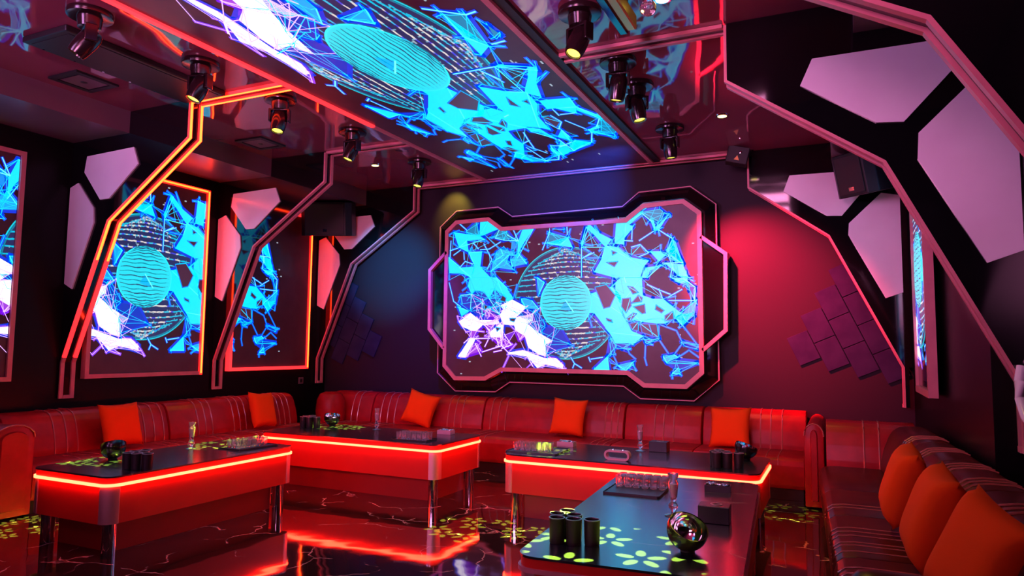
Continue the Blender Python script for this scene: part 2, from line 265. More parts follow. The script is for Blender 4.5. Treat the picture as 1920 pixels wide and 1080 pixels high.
# ------------------------------------------------------------------ screens
INK = {'C':(0.0,0.47,0.80),'M':(0.0,0.22,0.62),'T':(0.0,0.12,0.24),'B':(0.0,0.018,0.30),'W':(0.92,0.80,1.0),'L':(0.20,0.03,0.42),'K':(0.035,0.006,0.015)}
def tri_poly(pts):
    ts = geometry.tessellate_polygon([[Vector((p[0],p[1],0)) for p in pts]])
    return [tuple(pts[i] for i in t) for t in ts]
def seg_quad(a, b, w):
    d = Vector((b[0]-a[0], b[1]-a[1])); L = d.length
    if L < 1e-6: return []
    n = Vector((-d.y, d.x))/L*w/2; d = d/L*w*0.3
    q = [(a[0]+n.x-d.x,a[1]+n.y-d.y),(a[0]-n.x-d.x,a[1]-n.y-d.y),(b[0]-n.x+d.x,b[1]-n.y+d.y),(b[0]+n.x+d.x,b[1]+n.y+d.y)]
    return [(q[0],q[1],q[2]),(q[0],q[2],q[3])]
def make_picture():
    """the animated pattern as flat coloured triangles: (layer, colour, tri) in metres about the globe's centre"""
    T = []; rnd = random.Random(3)
    polys = [(k, [(x/1000, y/1000) for x, y in p]) for k, p in PIC]
    segs = [tuple(v/1000 for v in s) for s in SEG]
    R = 0.74
    # large ring globe: rows of dotted arcs that bow outwards
    circ = [(R*cos(a*2*pi/72), R*sin(a*2*pi/72)) for a in range(72)]
    for t in tri_poly(circ): T.append((0, (0.010,0.012,0.055), t))
    for k in range(-12, 13):
        lat = k/12.6; yy = R*sin(lat*pi/2); hw = R*cos(lat*pi/2); bow = 0.13*lat
        prev = None; n = 44
        for j in range(n+1):
            s = -1 + 2*j/n; p = (hw*s, yy*0.86 + bow*R*(1-s*s)*1.0 + rnd.uniform(-.004,.004))
            if prev and p[0]**2+p[1]**2 < R*R*1.01:
                u = rnd.random(); inner = abs(s) > 0.72
                c = (0.0,0.28,0.42) if inner else ((0.42,0.38,0.36) if u < 0.45 else (0.02,0.28,0.42) if u < 0.8 else (0.03,0.03,0.40))
                for t in seg_quad(prev, p, 0.012 + 0.008*rnd.random()): T.append((1, c, t))
                if rnd.random() < 0.35:
                    q = (p[0], p[1]+rnd.uniform(-0.03,0.03))
                    for t in seg_quad(p, q, 0.010): T.append((1, (0.10,0.22,0.28), t))
            prev = p
    for r_, c in ((R,(0.0,0.34,0.42)),(R*0.975,(0.0,0.12,0.2))):
        for a in range(90):
            a0, a1 = a*2*pi/90, (a+1)*2*pi/90
            for t in seg_quad((r_*cos(a0),r_*sin(a0)),(r_*cos(a1),r_*sin(a1)),0.014): T.append((1, c, t))
    # dark blue halo around each facet, then random webbing, then the facets
    for k, p in polys:
        if k == 'K': continue
        hc = (0.0,0.02,0.42) if k != 'L' else (0.10,0.0,0.42)
        for i in range(len(p)):
            for t in seg_quad(p[i], p[(i+1)%len(p)], 0.065): T.append((2, hc, t))
        for t in tri_poly(p): T.append((3, INK[k], t))
        # webbing: struts thrown from the facet's corners
        cx = sum(q[0] for q in p)/len(p); cy = sum(q[1] for q in p)/len(p)
        for i in range(len(p)):
            for _ in range(2):
                gs = min(0.085, 0.4*max(abs(p[0][0]-cx), abs(p[1][1]-cy), 0.05)); q = (p[i][0]+rnd.gauss(0,gs), p[i][1]+rnd.gauss(0,gs)); z = p[(i+rnd.randint(1,3))%len(p)]
                if abs(q[0]) > 1.82: continue
                c = (0.0,0.05,0.62) if k in 'CMTB' else (0.16,0.03,0.62)
                cc = (0.0,0.45,0.85) if k in 'CMTB' else (0.62,0.35,0.95)
                for t in seg_quad(p[i], q, 0.035): T.append((2, c, t))
                for t in seg_quad(p[i], q, 0.006): T.append((4, cc, t))
                if (Vector(q)-Vector(z)).length < 0.45:
                    for t in seg_quad(q, z, 0.005): T.append((4, cc, t))
        if k in 'CM':
            for _ in range(2):
                i, j = rnd.sample(range(len(p)), 2)
                for t in seg_quad(p[i], p[j], 0.008): T.append((4, (0.05,0.85,1.0), t))
    anchors = [(k, q) for k, p in polys if k != 'K' for q in p]
    for _ in range(620):
        k, q = rnd.choice(anchors); k2, q2 = rnd.choice(anchors)
        L_ = (Vector(q)-Vector(q2)).length
        if not 0.05 < L_ < 0.34: continue
        wht = k in 'WL' or k2 in 'WL'
        m_ = ((q[0]+q2[0])/2 + rnd.gauss(0,0.05), (q[1]+q2[1])/2 + rnd.gauss(0,0.05))
        if abs(m_[0]) > 1.78: continue
        T.append((2, (0.10,0.01,0.40) if wht else (0.0,0.03,0.50) if rnd.random() < 0.6 else (0.0,0.16,0.50), (q, q2, m_)))
        for a_, b_ in ((q,m_),(m_,q2),(q,q2)):
            for t in seg_quad(a_, b_, 0.006): T.append((4, (0.55,0.30,0.95) if wht else (0.0,0.35,0.85), t))
    for k, p in polys:
        if k == 'K':
            for t in tri_poly(p): T.append((5, INK[k], t))
            for i in range(len(p)):
                for t in seg_quad(p[i], p[(i+1)%len(p)], 0.012): T.append((6, (0.0,0.10,0.5), t))
            for _ in range(2):
                i, j = rnd.sample(range(len(p)), 2)
                for t in seg_quad(p[i], p[j], 0.009): T.append((6, (0.0,0.45,0.75), t))
    for x0,y0,x1,y1 in segs:
        white = x0 < -0.2 and y0 < -0.2
        blue = x0 > 0.5 and y0 < 0.0
        for t in seg_quad((x0,y0),(x1,y1),0.030): T.append((2, (0.10,0.0,0.35) if white else (0.0,0.02,0.40), t))
        c = (0.75,0.5,0.95) if white else (0.0,0.22,0.9) if blue else (0.10,0.55,0.75)
        for t in seg_quad((x0,y0),(x1,y1),0.011): T.append((6, c, t))
    # small bright globe with hatched latitude bands
    r = 0.362
    def disc(rr, lay, c):
        ci = [(rr*cos(a*2*pi/56), rr*sin(a*2*pi/56)) for a in range(56)]
        for t in tri_poly(ci): T.append((lay, c, t))
    disc(r, 7, (0.01,0.52,0.62)); disc(r*0.965, 8, (0.01,0.42,0.50))
    for k in range(-9, 10):
        lat = k/10.5; yy = r*sin(lat*pi/2)*0.9; hw = r*0.93*sqrt(max(0,1-(yy/r)**2)); prev = None
        for j in range(19):
            s = -1+2*j/18; p = (hw*s*0.97, yy + 0.045*lat*(1-s*s) + 0.006*sin(9*s+k))
            if prev:
                wd = 0.010*(1-s*s)**0.5*(0.7+0.6*rnd.random())+0.002
                for t in seg_quad(prev, p, wd): T.append((9, (0.0,0.16,0.24) if k%2 else (0.01,0.03,0.09), t))
            prev = p
    for t in seg_quad((0.0,0.03),(0.11,-0.12),0.012): T.append((10, (0.1,0.8,0.95), t))
    for t in tri_poly([(0.0,0.03),(0.09,-0.12),(-0.07,-0.08)]): T.append((9, (0.0,0.28,0.6), t))
    # specks of drifting nodes
    for _ in range(60):
        x, y = rnd.uniform(-1.78,1.78), rnd.uniform(-1.05,1.2); d = 0.010
        for t in seg_quad((x-d,y),(x+d,y),0.016): T.append((1, (0.20,0.25,0.3), t))
    return T
PICT = make_picture()
def clip_tri(t, x0,x1,y0,y1):
    poly = list(t)
    for ax, lim, sg in ((0,x0,1),(0,x1,-1),(1,y0,1),(1,y1,-1)):
        out = []
        for i in range(len(poly)):
            a, b = poly[i-1], poly[i]; da = (a[ax]-lim)*sg; db = (b[ax]-lim)*sg
            if (da >= 0) != (db >= 0):
                f = da/(da-db); out.append((a[0]+(b[0]-a[0])*f, a[1]+(b[1]-a[1])*f))
            if db >= 0: out.append(b)
        poly = out
        if len(poly) < 3: return None
    return poly
def picture(parent, fn, su, sv, cu, cv, u0,u1,v0,v1, poly_clip=None):
    """fn(u,v,depth) -> world point; picture scaled and centred at (cu,cv), cut to the screen's rectangle"""
    mb = MB()
    for lay, c, t in PICT:
        q = clip_tri([(cu+p[0]*su, cv+p[1]*sv) for p in t], u0,u1,v0,v1)
        if q is None: continue
        if poly_clip:
            mx = sum(p[0] for p in q)/len(q); my = sum(p[1] for p in q)/len(q)
            if not inside(poly_clip, mx, my): continue
        mb.add([fn(p[0],p[1],0.0010+0.0006*lay) for p in q], [tuple(range(len(q)))], c)
    o = mb.build('screen_picture', 'pic', parent, label='bright cyan, blue and white web pattern with a striped globe')
    me = o.data
    at = me.color_attributes.new('ink', 'FLOAT_COLOR', 'CORNER')
    # recalc keeps face order, so colours map one to one
    cols = []
    for p, c in zip(me.polygons, mb.c): cols += [c[0],c[1],c[2],1.0]*p.loop_total
    at.data.foreach_set('color', cols)
    return o
def inside(poly, x, y):
    r = False; n = len(poly)
    for i in range(n):
        a, b = poly[i], poly[i-1]
        if (a[1] > y) != (b[1] > y) and x < (b[0]-a[0])*(y-a[1])/(b[1]-a[1])+a[0]: r = not r
    return r

# back wall screen: stepped octagonal frame on a deep glossy shell
FR = [(-5.14,3.21),(-4.97,3.35),(-4.44,3.36),(-4.23,3.21),(-2.48,3.21),(-2.25,3.38),(-1.73,3.40),(-1.52,3.23),(-1.51,1.26),(-1.72,1.07),(-2.25,1.07),(-2.46,1.22),(-4.21,1.22),(-4.46,1.09),(-4.95,1.08),(-5.14,1.27)]
BK = [(-5.32,3.30),(-5.05,3.52),(-4.37,3.53),(-4.15,3.38),(-2.56,3.40),(-2.34,3.57),(-1.68,3.59),(-1.37,3.34),(-1.36,1.18),(-1.66,0.92),(-2.33,0.92),(-2.55,1.07),(-4.16,1.07),(-4.38,0.93),(-5.02,0.92),(-5.32,1.17)]
t = thing('wall_screen', 'huge stepped octagonal LED screen with pink frame in the middle of the back wall', 'screen', (-3.33, 8.88, 1.0), group=None)
MB().prism(FR, XZ, 8.665, 8.86).build('shell', 'black_gloss', t)
sh = MB(); n = len(FR)
sh.add([(x,8.90,z) for x,z in BK]+[(x,8.80,z) for x,z in BK]+[(x,8.70,z) for x,z in inset(FR,-0.03)], [tuple(range(n))]+[(i,(i+1)%n,n+(i+1)%n,n+i) for i in range(n)]+[(n+i,n+(i+1)%n,2*n+(i+1)%n,2*n+i) for i in range(n)]+[tuple(2*n+i for i in range(n))])
sh.build('backing', 'black_gloss', t)
MB().tube([(x,8.79,z) for x,z in BK]+[(BK[0][0],8.79,BK[0][1])], 0.008, 5).build('edge_trim', M['pinkplastic'], t)
MB().ring(FR, inset(FR,0.055), XZ, 8.625, 8.675).build('light_strip', 'unlit', t)
IN = inset(FR,0.055)
MB().prism(IN, XZ, 8.650, 8.664).build('display_panel', 'screen', t)
picture(t, lambda u,v,d: (u, 8.650-d, v), 1, 1, -3.29, 2.144, -5.085,-1.565,1.13,3.34, IN)
for sx, pts in (('l',[(-5.13,2.92),(-5.41,2.66),(-5.40,1.79),(-5.15,1.51)]),('r',[(-1.52,2.94),(-1.22,2.71),(-1.23,1.77),(-1.51,1.52)])):
    s = 1 if sx == 'r' else -1
    path = pts if s < 0 else pts
    b = MB(); b.prism(pts if s > 0 else pts[::-1], XZ, 8.68, 8.86); wing = b.build('side_wing', 'black_gloss', t)
    MB().ribbon(path, 0.045*s*-1, XZ, 8.625, 8.685).build('light_strip', 'unlit', wing)

def left_screen(name, label, y0, y1, z0, z1, cy, mats, pitch_note=None):
    t = thing(name, label, 'screen', (XL, (y0+y1)/2, z0))
    MB().box(XL, XL+0.05, y0+0.04, y1-0.04, z0+0.04, z1-0.04).build('display_panel', 'screen', t)
    w_ = 0.045
    for (a,b,c,d), m in zip(((y0,y0+w_,z0,z1),(y1-w_,y1,z0,z1),(y0+w_,y1-w_,z0,z0+w_),(y0+w_,y1-w_,z1-w_,z1)), mats):
        o = MB().box(XL, XL+0.075, a, b, c, d).build('light_strip', 'sleeve' if m=='lit' else m, t, label=None if m=='unlit' else 'glowing red-orange light strip')
        if m == 'lit':
            g = 0.013; MB().box(XL+0.0751, XL+0.082, a+(g if b-a < 0.1 else 0.0), b-(g if b-a < 0.1 else 0.0), c+(g if d-c < 0.1 else 0.02), d-(g if d-c < 0.1 else 0.02)).build('glowing_core', 'lit', o)
    picture(t, lambda u,v,d: (XL+0.05+d, u, v), 1, 1, cy, 2.33, y0+0.05, y1-0.05, z0+0.05, z1-0.05)
    return t
left_screen('wall_screen', 'tall LED screen with unlit pink frame, cut off at the left edge of the photo', 2.80, 4.19, 1.16, 3.46, 4.75, ('unlit','unlit','unlit','unlit'))
left_screen('wall_screen', 'tall LED screen showing a whole striped globe, glowing frame, behind the glowing rib', 4.93, 6.47, 1.16, 3.54, 5.60, ('unlit','lit','unlit','lit'))
left_screen('wall_screen', 'tall LED screen with blue web and empty dark right half, under the left corner speaker', 6.90, 8.44, 1.19, 3.54, 6.05, ('dim','lit','dim','dim'))

# right wall screen seen edge on
t = thing('wall_screen', 'narrow sliver of a tall framed screen on the right wall', 'screen', (0.73, 7.45, 1.16))
MB().box(0.67, 0.72, 6.95, 8.0, 1.20, 3.5).build('display_panel', 'black_gloss', t)
for a,b,c,d in ((6.9,6.96,1.16,3.54),(7.98,8.04,1.16,3.54),(6.96,7.98,1.16,1.22),(6.96,7.98,3.48,3.54)):
    MB().box(0.645, 0.72, a, b, c, d).build('light_strip', 'unlit', t)

picture(t, lambda u,v,d: (0.67-d, 14.95-u, v), 1, 1, 7.3, 2.33, 6.96, 7.99, 1.21, 3.49)

# ceiling screen
t = thing('ceiling_screen', 'long LED screen set into the ceiling with stretched globe pattern', 'screen', (-3.31, 4.8, ZC))
CX0, CX1, CY0, CY1 = -4.50, -2.12, 0.3, 8.62
MB().box(CX0+0.03, CX1-0.03, CY0, CY1-0.03, ZC-0.03, ZC-0.002).build('display_panel', 'screen', t)
MB().box(CX0-0.02, CX0+0.03, CY0, 6.0, ZC-0.05, ZC-0.001).build('light_strip', 'dim', t, label='glowing red edge strip')
MB().box(CX0-0.02, CX0+0.03, 6.0, CY1, ZC-0.05, ZC-0.001).build('light_strip', 'unlit', t)
MB().box(CX1-0.03, CX1+0.02, CY0, CY1, ZC-0.05, ZC-0.001).build('light_strip', 'unlit', t)
MB().box(CX1+0.025, CX1+0.10, CY0, CY1, ZC-0.03, ZC-0.001).build('shadow_channel', 'black_matte', t)
picture(t, lambda u,v,d: (v, u, ZC-0.031-d), 2.0, 1.0, 4.65, -3.31, CY0+0.02, CY1-0.05, CX0+0.04, CX1-0.04)

# ------------------------------------------------------------------ portal ribs
LP = [(-7.455,0.96),(-7.455,1.34),(-6.84,2.815),(-5.72,3.56),(-5.72,3.915)]
PA = [(-7.21,3.52),(-6.48,3.54),(-6.40,3.36),(-6.82,3.035),(-6.96,3.035),(-7.24,3.35)]
PB = [(-7.46,3.20),(-7.33,3.245),(-7.06,2.96),(-7.04,2.80),(-7.33,2.11),(-7.46,2.17)]
def cutpath(path, fa, fb):
    """part of a polyline between two fractions of its length"""
    L = [0]
    for i in range(1,len(path)): L.append(L[-1]+(Vector(path[i])-Vector(path[i-1])).length)
    def at(s):
        for i in range(1,len(path)):
            if s <= L[i]+1e-9:
                f = (s-L[i-1])/(L[i]-L[i-1]); return tuple(Vector(path[i-1]).lerp(Vector(path[i]), f))
        return path[-1]
    a, b = fa*L[-1], fb*L[-1]
    return [at(a)] + [path[i] for i in range(1,len(path)-1) if a+1e-6 < L[i] < b-1e-6] + [at(b)]
def portal(label, y0, prof, wall_x, side, panels, runs, ceil_to=None, ceil_mat='unlit'):
    """side=+1: room lies towards +x of the wall (left portals); -1: right portals"""
    t = thing('portal_rib', label, 'wall rib', (prof[0][0], y0+0.075, prof[0][1]))
    body = list(prof[1:]) + [(wall_x, ZC-0.002)]
    body[len(prof)-2] = (prof[-1][0], ZC-0.002)
    body = body + [(wall_x, prof[1][1])] if abs(wall_x-prof[1][0]) > 0.005 else body
    MB().prism(body, XZ, y0+0.004, y0+0.146).build('side_plate', 'black_gloss', t)
    if panels:
        for P in panels:
            MB().prism(P, XZ, y0-0.012, y0+0.003).build('acrylic_panel', 'acrylic', t, label='pale lilac-white angular panel')
    # foot on the wall
    xa, xb = sorted((wall_x, prof[0][0])); MB().box(xa, xb if side>0 else prof[0][0]+0.04, y0+0.004, y0+0.146, prof[0][1], prof[1][1]).build('wall_foot', 'black_gloss', t)
    th = 0.020*side*-1
    for fa, fb, m in runs:
        seg = cutpath(prof, fa, fb)
        for ya, yb in ((y0-0.004,y0+0.036),(y0+0.114,y0+0.154)):
            o = MB().ribbon(seg, th, XZ, ya, yb).build('light_strip', 'sleeve' if m == 'lit' else m, t, label='glowing orange-red light strip' if m in('lit','dim') else None)
            if m == 'lit': MB().ribbon(seg, th*1.25, XZ, ya+0.008, yb-0.008).build('glowing_core', 'lit', o)
    xa, xb = sorted((prof[0][0], prof[0][0]+0.03*side))
    MB().box(xa, xb, y0+0.036, y0+0.114, prof[0][1], prof[0][1]+0.035).build('light_strip', 'unlit', t)
    if ceil_to is not None:
        xa, xb = sorted((prof[-1][0]+0.03*side, ceil_to))
        MB().box(xa, xb, y0+0.036, y0+0.114, ZC-0.012, ZC-0.002).build('ceiling_channel', 'black_gloss', t)
        for ya, yb in ((y0-0.004,y0+0.036),(y0+0.114,y0+0.154)):
            o = MB().box(xa, xb, ya, yb, ZC-0.03, ZC-0.002).build('light_strip', 'sleeve' if ceil_mat=='lit' else ceil_mat, t, label='glowing orange-red ceiling strip' if ceil_mat=='lit' else None)
            if ceil_mat == 'lit': MB().box(xa, xb, ya+0.011, yb-0.011, ZC-0.035, ZC-0.0301).build('glowing_core', 'lit', o)
    return t
UN = [(0,1,'unlit')]
portal('black angled wall rib with glowing orange double light strip, nearest on the left wall', 4.69, LP, XL, 1, (PA,PB), [(0,0.12,'unlit'),(0.12,0.42,'dim'),(0.42,1,'lit')], CX0-0.02, 'lit')
portal('black angled rib with unlit strips between the two globe screens, middle of the left wall', 6.67, LP, XL, 1, (PA,PB), UN, CX0-0.02)
p3 = portal('black angled rib in the far left corner, beside the left corner speaker', 8.66, LP, XL, 1, (PA,PB), UN, -0.99)
RP3 = [(0.60,0.95),(0.60,1.38),(-0.10,2.86),(-0.96,3.49),(-0.96,3.915)]
RA3 = [(-0.58,3.40),(-0.51,3.585),(0.22,3.575),(0.28,3.37),(0.03,3.07),(-0.12,3.08)]
RB3 = [(0.10,2.98),(0.43,3.30),(0.61,3.26),(0.61,2.19),(0.44,2.13),(0.09,2.85)]
portal('black angled rib with two pink panels in the far right corner', 8.66, RP3, 0.70, -1, (RA3,RB3), UN)
RP2 = [(0.98,0.95),(0.98,1.36),(0.29,2.80),(-0.71,3.50),(-0.71,3.915)]
RA2 = [(-0.22,3.38),(-0.14,3.56),(0.62,3.56),(0.71,3.38),(0.40,3.045),(0.24,3.06)]
RB2 = [(0.48,2.96),(0.78,3.255),(1.01,3.20),(1.01,2.17),(0.82,2.10),(0.47,2.79)]
portal('large black angled rib with two big lilac panels on the right wall', 5.13, RP2, 1.02, -1, (RA2,RB2), UN, CX1+0.1)
RP1 = [(1.0,1.0),(1.0,1.72),(0.34,2.84),(-0.60,3.36),(-0.60,3.915)]
portal('nearest black angled rib running out of the top right corner', 3.03, RP1, 1.02, -1, None, UN, CX1+0.1)

# ------------------------------------------------------------------ slate tiles on the back wall
d1 = Vector((0.409,-0.913)); d2 = Vector((0.913,0.409))
def tile_field(mir, label):
    t = thing('wall_tile_cluster', label, 'wall tiles', (0.1 if not mir else -7.08, YB, 1.2))
    cnt = [(0,1),(0,2),(0,3),(0,4),(0,5),(0,6)]
    for k in range(5):
        for j in range(-1 if k > 3 else 0, (1,2,3,4,5)[k]):
            o = Vector((-0.60,1.69)) + d2*0.25*k - d1*0.178*k + d1*0.356*j
            q = [o+d2*0.004+d1*0.004, o+d2*0.246+d1*0.004, o+d2*0.246+d1*0.352, o+d2*0.004+d1*0.352]
            if mir: q = [Vector((-6.98-p.x, p.y)) for p in q]
            cx = sum(p.x for p in q)/4
            if not mir and cx > 0.58: continue
            if mir and cx < -7.40: continue
            dz = 0.024 + 0.004*((k+j)%2)
            MB().prism([tuple(p) for p in q], XZ, YB-dz, YB-0.001).build('tile', 'tile', t, bevel=0.003, bseg=1)
tile_field(False, 'stepped cluster of slate-grey oblong tiles on the back wall, right of the big screen')
tile_field(True, 'stepped cluster of dark oblong tiles on the back wall, left of the big screen')

# ------------------------------------------------------------------ corner speakers
def speaker(label, c, rz, tilt, sx, sy, sz):
    t = thing('loudspeaker', label, 'speaker', (0,0,0)); t.location = c; OFF[t.name] = Vector((0,0,0)); t.rotation_euler = (tilt, 0, rz)
    prof = [(-sx/2+0.08,-sy/2),(sx/2-0.08,-sy/2),(sx/2,-sy/2+0.08),(sx/2,sy/2),(-sx/2,sy/2),(-sx/2,-sy/2+0.08)]
    MB().prism(prof, XY, -sz/2, sz/2).build('cabinet', 'black_matte', t, local=True, bevel=0.01)
    MB().box(-sx/2+0.1, sx/2-0.1, -sy/2-0.012, -sy/2, -sz/2+0.03, sz/2-0.03).build('grille', 'grille', t, local=True, bevel=0.004)
    MB().box(-0.03,0.03,-sy/2-0.016,-sy/2-0.012,-sz/2+0.06,-sz/2+0.10).build('badge', 'chrome', t, local=True)
    MB().tube([(0,sy/2,0),(0,sy/2+0.12,0.1)], 0.02, 8).build('bracket', 'black_matte', t, local=True)
    return t
speaker('black box loudspeaker hung in the far left corner above the third screen', (-6.95, 8.24, 3.44), radians(24), radians(10), 0.76, 0.34, 0.50)
speaker('black box loudspeaker tilted in front of the pink panel in the far right corner', (0.22, 8.2, 3.44), radians(-40), radians(14), 0.50, 0.34, 0.46)

# ------------------------------------------------------------------ sofas
BACKP = [(0.02,0.30),(0.40,0.30),(0.43,0.40),(0.43,0.50),(0.40,0.64),(0.355,0.76),(0.32,0.815),(0.27,0.85),(0.20,0.862),(0.09,0.862),(0.04,0.845),(0.02,0.81)]
def seatp(D): return [(0.38,0.12),(D-0.03,0.12),(D-0.005,0.16),(D,0.36),(D-0.015,0.41),(D-0.05,0.437),(D-0.12,0.447),(0.38,0.447)]
def run_fn(kind):
    if kind == 'left': return lambda p, t: (XL+p[0], t, p[1])
    if kind == 'back': return lambda p, t: (t, YB-p[0], p[1])
    if kind == 'right': return lambda p, t: (0.70+0.05*(8.0-t)-p[0], t, p[1])
    if kind == 'rear': return lambda p, t: (t, 7.98-p[0], p[1])
def pipe(fn, prof, t, i0, i1, r=0.0085):
    return MB().tube([fn((p[0]+0.001,p[1]+0.001), t) for p in prof[i0:i1]], r, 6)
def sofa_run(kind, label, t0, t1, segs, D, groups, loc, seat_groups=None, back=True, lm='leather'):
    fn = run_fn(kind); t = thing('sofa', label, 'sofa', loc)
    for a, b in segs:
        if back:
            bm_ = MB().prism(BACKP, fn, a+0.010, b-0.010).build('backrest', lm, t, smooth=True, bevel=0.016)
            for g in groups:
                if a < g < b: pipe(fn, BACKP, g, 2, 11).build('piping', 'piping', bm_, smooth=True)
        st = MB().prism(seatp(D), fn, a+0.006, b-0.006).build('seat', lm, t, smooth=True, bevel=0.008)
        for g in (seat_groups if seat_groups is not None else groups):
            if a < g < b: pipe(fn, seatp(D), g, 3, 8, 0.005).build('piping', 'piping', st, smooth=True)
    MB().prism([(0.1,0.001),(D-0.06,0.001),(D-0.06,0.12),(0.1,0.12)], fn, t0+0.02, t1-0.02).build('plinth', 'black_matte', t)
    return t
def arm(t, fn, a, b, D, top=0.82):
    """arm rest with a rounded top, running from the wall out to depth D between t=a and t=b"""
    w = b-a; prof = [(a,0.02),(b,0.02),(b,top-0.12)] + [(a+w/2+w/2*cos(k*pi/8), top-0.12+0.12*sin(k*pi/8)) for k in range(1,8)] + [(a,top-0.12)]
    m = MB(); n = len(prof)
    m.add([fn((0.05,p[1]),p[0]) for p in prof]+[fn((D,p[1]),p[0]) for p in prof], [tuple(range(n)), tuple(range(n,2*n))]+[(i,(i+1)%n,n+(i+1)%n,n+i) for i in range(n)])
    o = m.build('armrest', 'leather', t, smooth=True, bevel=0.012)
    ip = inset(prof, 0.055); n = len(ip)
    m = MB(); m.add([fn((D,p[1]),p[0]) for p in ip]+[fn((D+0.02,p[1]),p[0]) for p in inset(ip,0.01)], [tuple(range(n)), tuple(range(n,2*n))]+[(i,(i+1)%n,n+(i+1)%n,n+i) for i in range(n)])
    m.build('front_pad', 'leather', o, smooth=True)
    MB().tube([fn((D+0.004,p[1]),p[0]) for p in prof[2:]], 0.007, 6).build('piping', 'piping', o, smooth=True)
    return o
gl = [4.44,4.56,4.67,5.43,5.55,5.67,6.15,6.26,6.36,6.70,6.80,6.90,7.5,7.6,7.7]
s = sofa_run('left', 'long dark red leather sofa along the left wall, armrest at the near end', 3.98, 7.86, [(3.98,5.05),(5.05,5.75),(5.75,7.02),(7.02,7.86)], 0.86, gl, (-7.0,6.0,0))
arm(s, run_fn('left'), 3.62, 3.97, 0.88)
gb = [-6.6,-6.49,-6.08,-5.96,-5.84,-4.96,-4.85,-4.74,-4.30,-4.19,-4.08,-2.70,-2.62,-2.54,-2.08,-1.97,-1.85,-0.87,-0.76,-0.64]
s = sofa_run('back', 'long dark red leather sofa along the back wall under the big screen', -7.04, -0.38, [(-7.04,-6.25),(-6.25,-4.42),(-4.42,-2.46),(-2.46,-1.52),(-1.52,-0.38)], 1.02, gb, (-3.7,8.4,0))
arm(s, run_fn('back'), -0.37, -0.19, 1.30, 0.83)
# corner wedge of the back sofa
cb = []
for k in range(13):
    a = -pi/2 + k*pi/12*1.0; cb.append((-7.0+0.28+0.22*cos(a+pi/2-pi/2), 0))
MB().lathe([(0.20,0.45),(0.215,0.6),(0.20,0.76),(0.16,0.84),(0.09,0.87)], 20, Matrix.Translation((-6.82,8.28,0))).build('corner_bolster', 'leather', s, smooth=True)
gr = [3.75,3.84,3.93,4.45,4.54,4.63,5.0,5.09,5.18,5.75,5.84,5.93,6.5,6.59,6.68]
s = sofa_run('right', 'dark leather sofa along the right wall in the foreground', 3.2, 7.54, [(3.2,4.3),(4.3,5.35),(5.35,6.3),(6.3,7.54)], 0.96, gr, (0.4,5.2,0), seat_groups=[3.9,4.0,4.1,4.42,4.55,4.62,4.78,4.88,4.98,5.6,5.7], lm='leather_dark')
rb = MB().prism(BACKP, run_fn('rear'), -0.17, 0.60).build('backrest', 'leather', s, smooth=True, bevel=0.008)
for g in (0.16,0.29): pipe(run_fn('rear'), BACKP, g, 2, 11).build('piping', 'piping', rb, smooth=True)
# near arm: a padded roll across the end of the right sofa
MB().lathe([(0.02,0),(0.07,0.01),(0.095,0.04),(0.10,0.10),(0.10,0.60),(0.09,0.64)], 20, Matrix.Translation((0.0,3.30,0.56)) @ Matrix.Rotation(pi/2,4,'Y')).build('armrest', 'leather_dark', s, smooth=True)

# ------------------------------------------------------------------ cushions
def cushion_mesh(sz=0.47, th=0.15, n=14):
    m = MB(); vs = []
    for side in (1,-1):
        for i in range(n+1):
            for j in range(n+1):
                u = -1+2*i/n; v = -1+2*j/n
                x = u*sz/2*(1-0.10*(1-v*v)*abs(u)); z = v*sz/2*(1-0.10*(1-u*u)*abs(v))
                t_ = th/2*((1-u**4)*(1-v**4))**0.5
                vs.append((x, side*-t_, z))
    N = (n+1)**2; fs = []
    for s_ in (0,1):
        for i in range(n):
            for j in range(n):
                a = s_*N+i*(n+1)+j; f = (a,a+n+1,a+n+2,a+1); fs.append(f if s_==0 else f[::-1])
    m.add(vs, fs); return m
cb = cushion_mesh().build('cushion', 'orange', None, smooth=True)
bm = bmesh.new(); bm.from_mesh(cb.data); bmesh.ops.remove_doubles(bm, verts=bm.verts, dist=0.0005); bmesh.ops.recalc_face_normals(bm, faces=bm.faces); bm.to_mesh(cb.data); bm.free()
first = True
def cushion(label, loc, rot, sc=1.0):
    global first
    o = cb if first else cb.copy()
    if not first: COL.objects.link(o)
    first = False
    o.location = loc; o.rotation_euler = [radians(a) for a in rot]; o.scale = (sc,sc*(1.3 if loc[0]>0 else 1),sc)
    return setp(o, label, 'cushion', 'orange cushions on the sofas')
cushion('orange cushion on the left sofa behind the nearest left table, by the tilted bowl', (-6.90,5.02,0.69), (-17,0,93))
cushion('orange cushion on the left sofa close to the far left corner', (-6.90,7.02,0.70), (-17,4,97))
cushion('orange cushion slanting on the back sofa, the leftmost under the big screen', (-5.31,8.34,0.69), (-17,14,8))
cushion('orange cushion under the middle of the big screen, on the back sofa', (-3.13,8.34,0.69), (-17,2,-4))
cushion('orange cushion on the back sofa, nearest its right end armrest', (-1.18,8.34,0.67), (-17,-2,-8))
cushion('plump orange cushion on the right sofa, farthest from the camera', (0.31,5.02,0.74), (-18,4,-90), 1.0)
cushion('orange cushion in the middle of the three on the right sofa', (0.385,4.16,0.73), (-20,4,-88), 1.05)
cushion('orange cushion nearest the camera, at the lower right corner of the photo', (0.49,3.46,0.70), (-22,12,-72), 1.08)

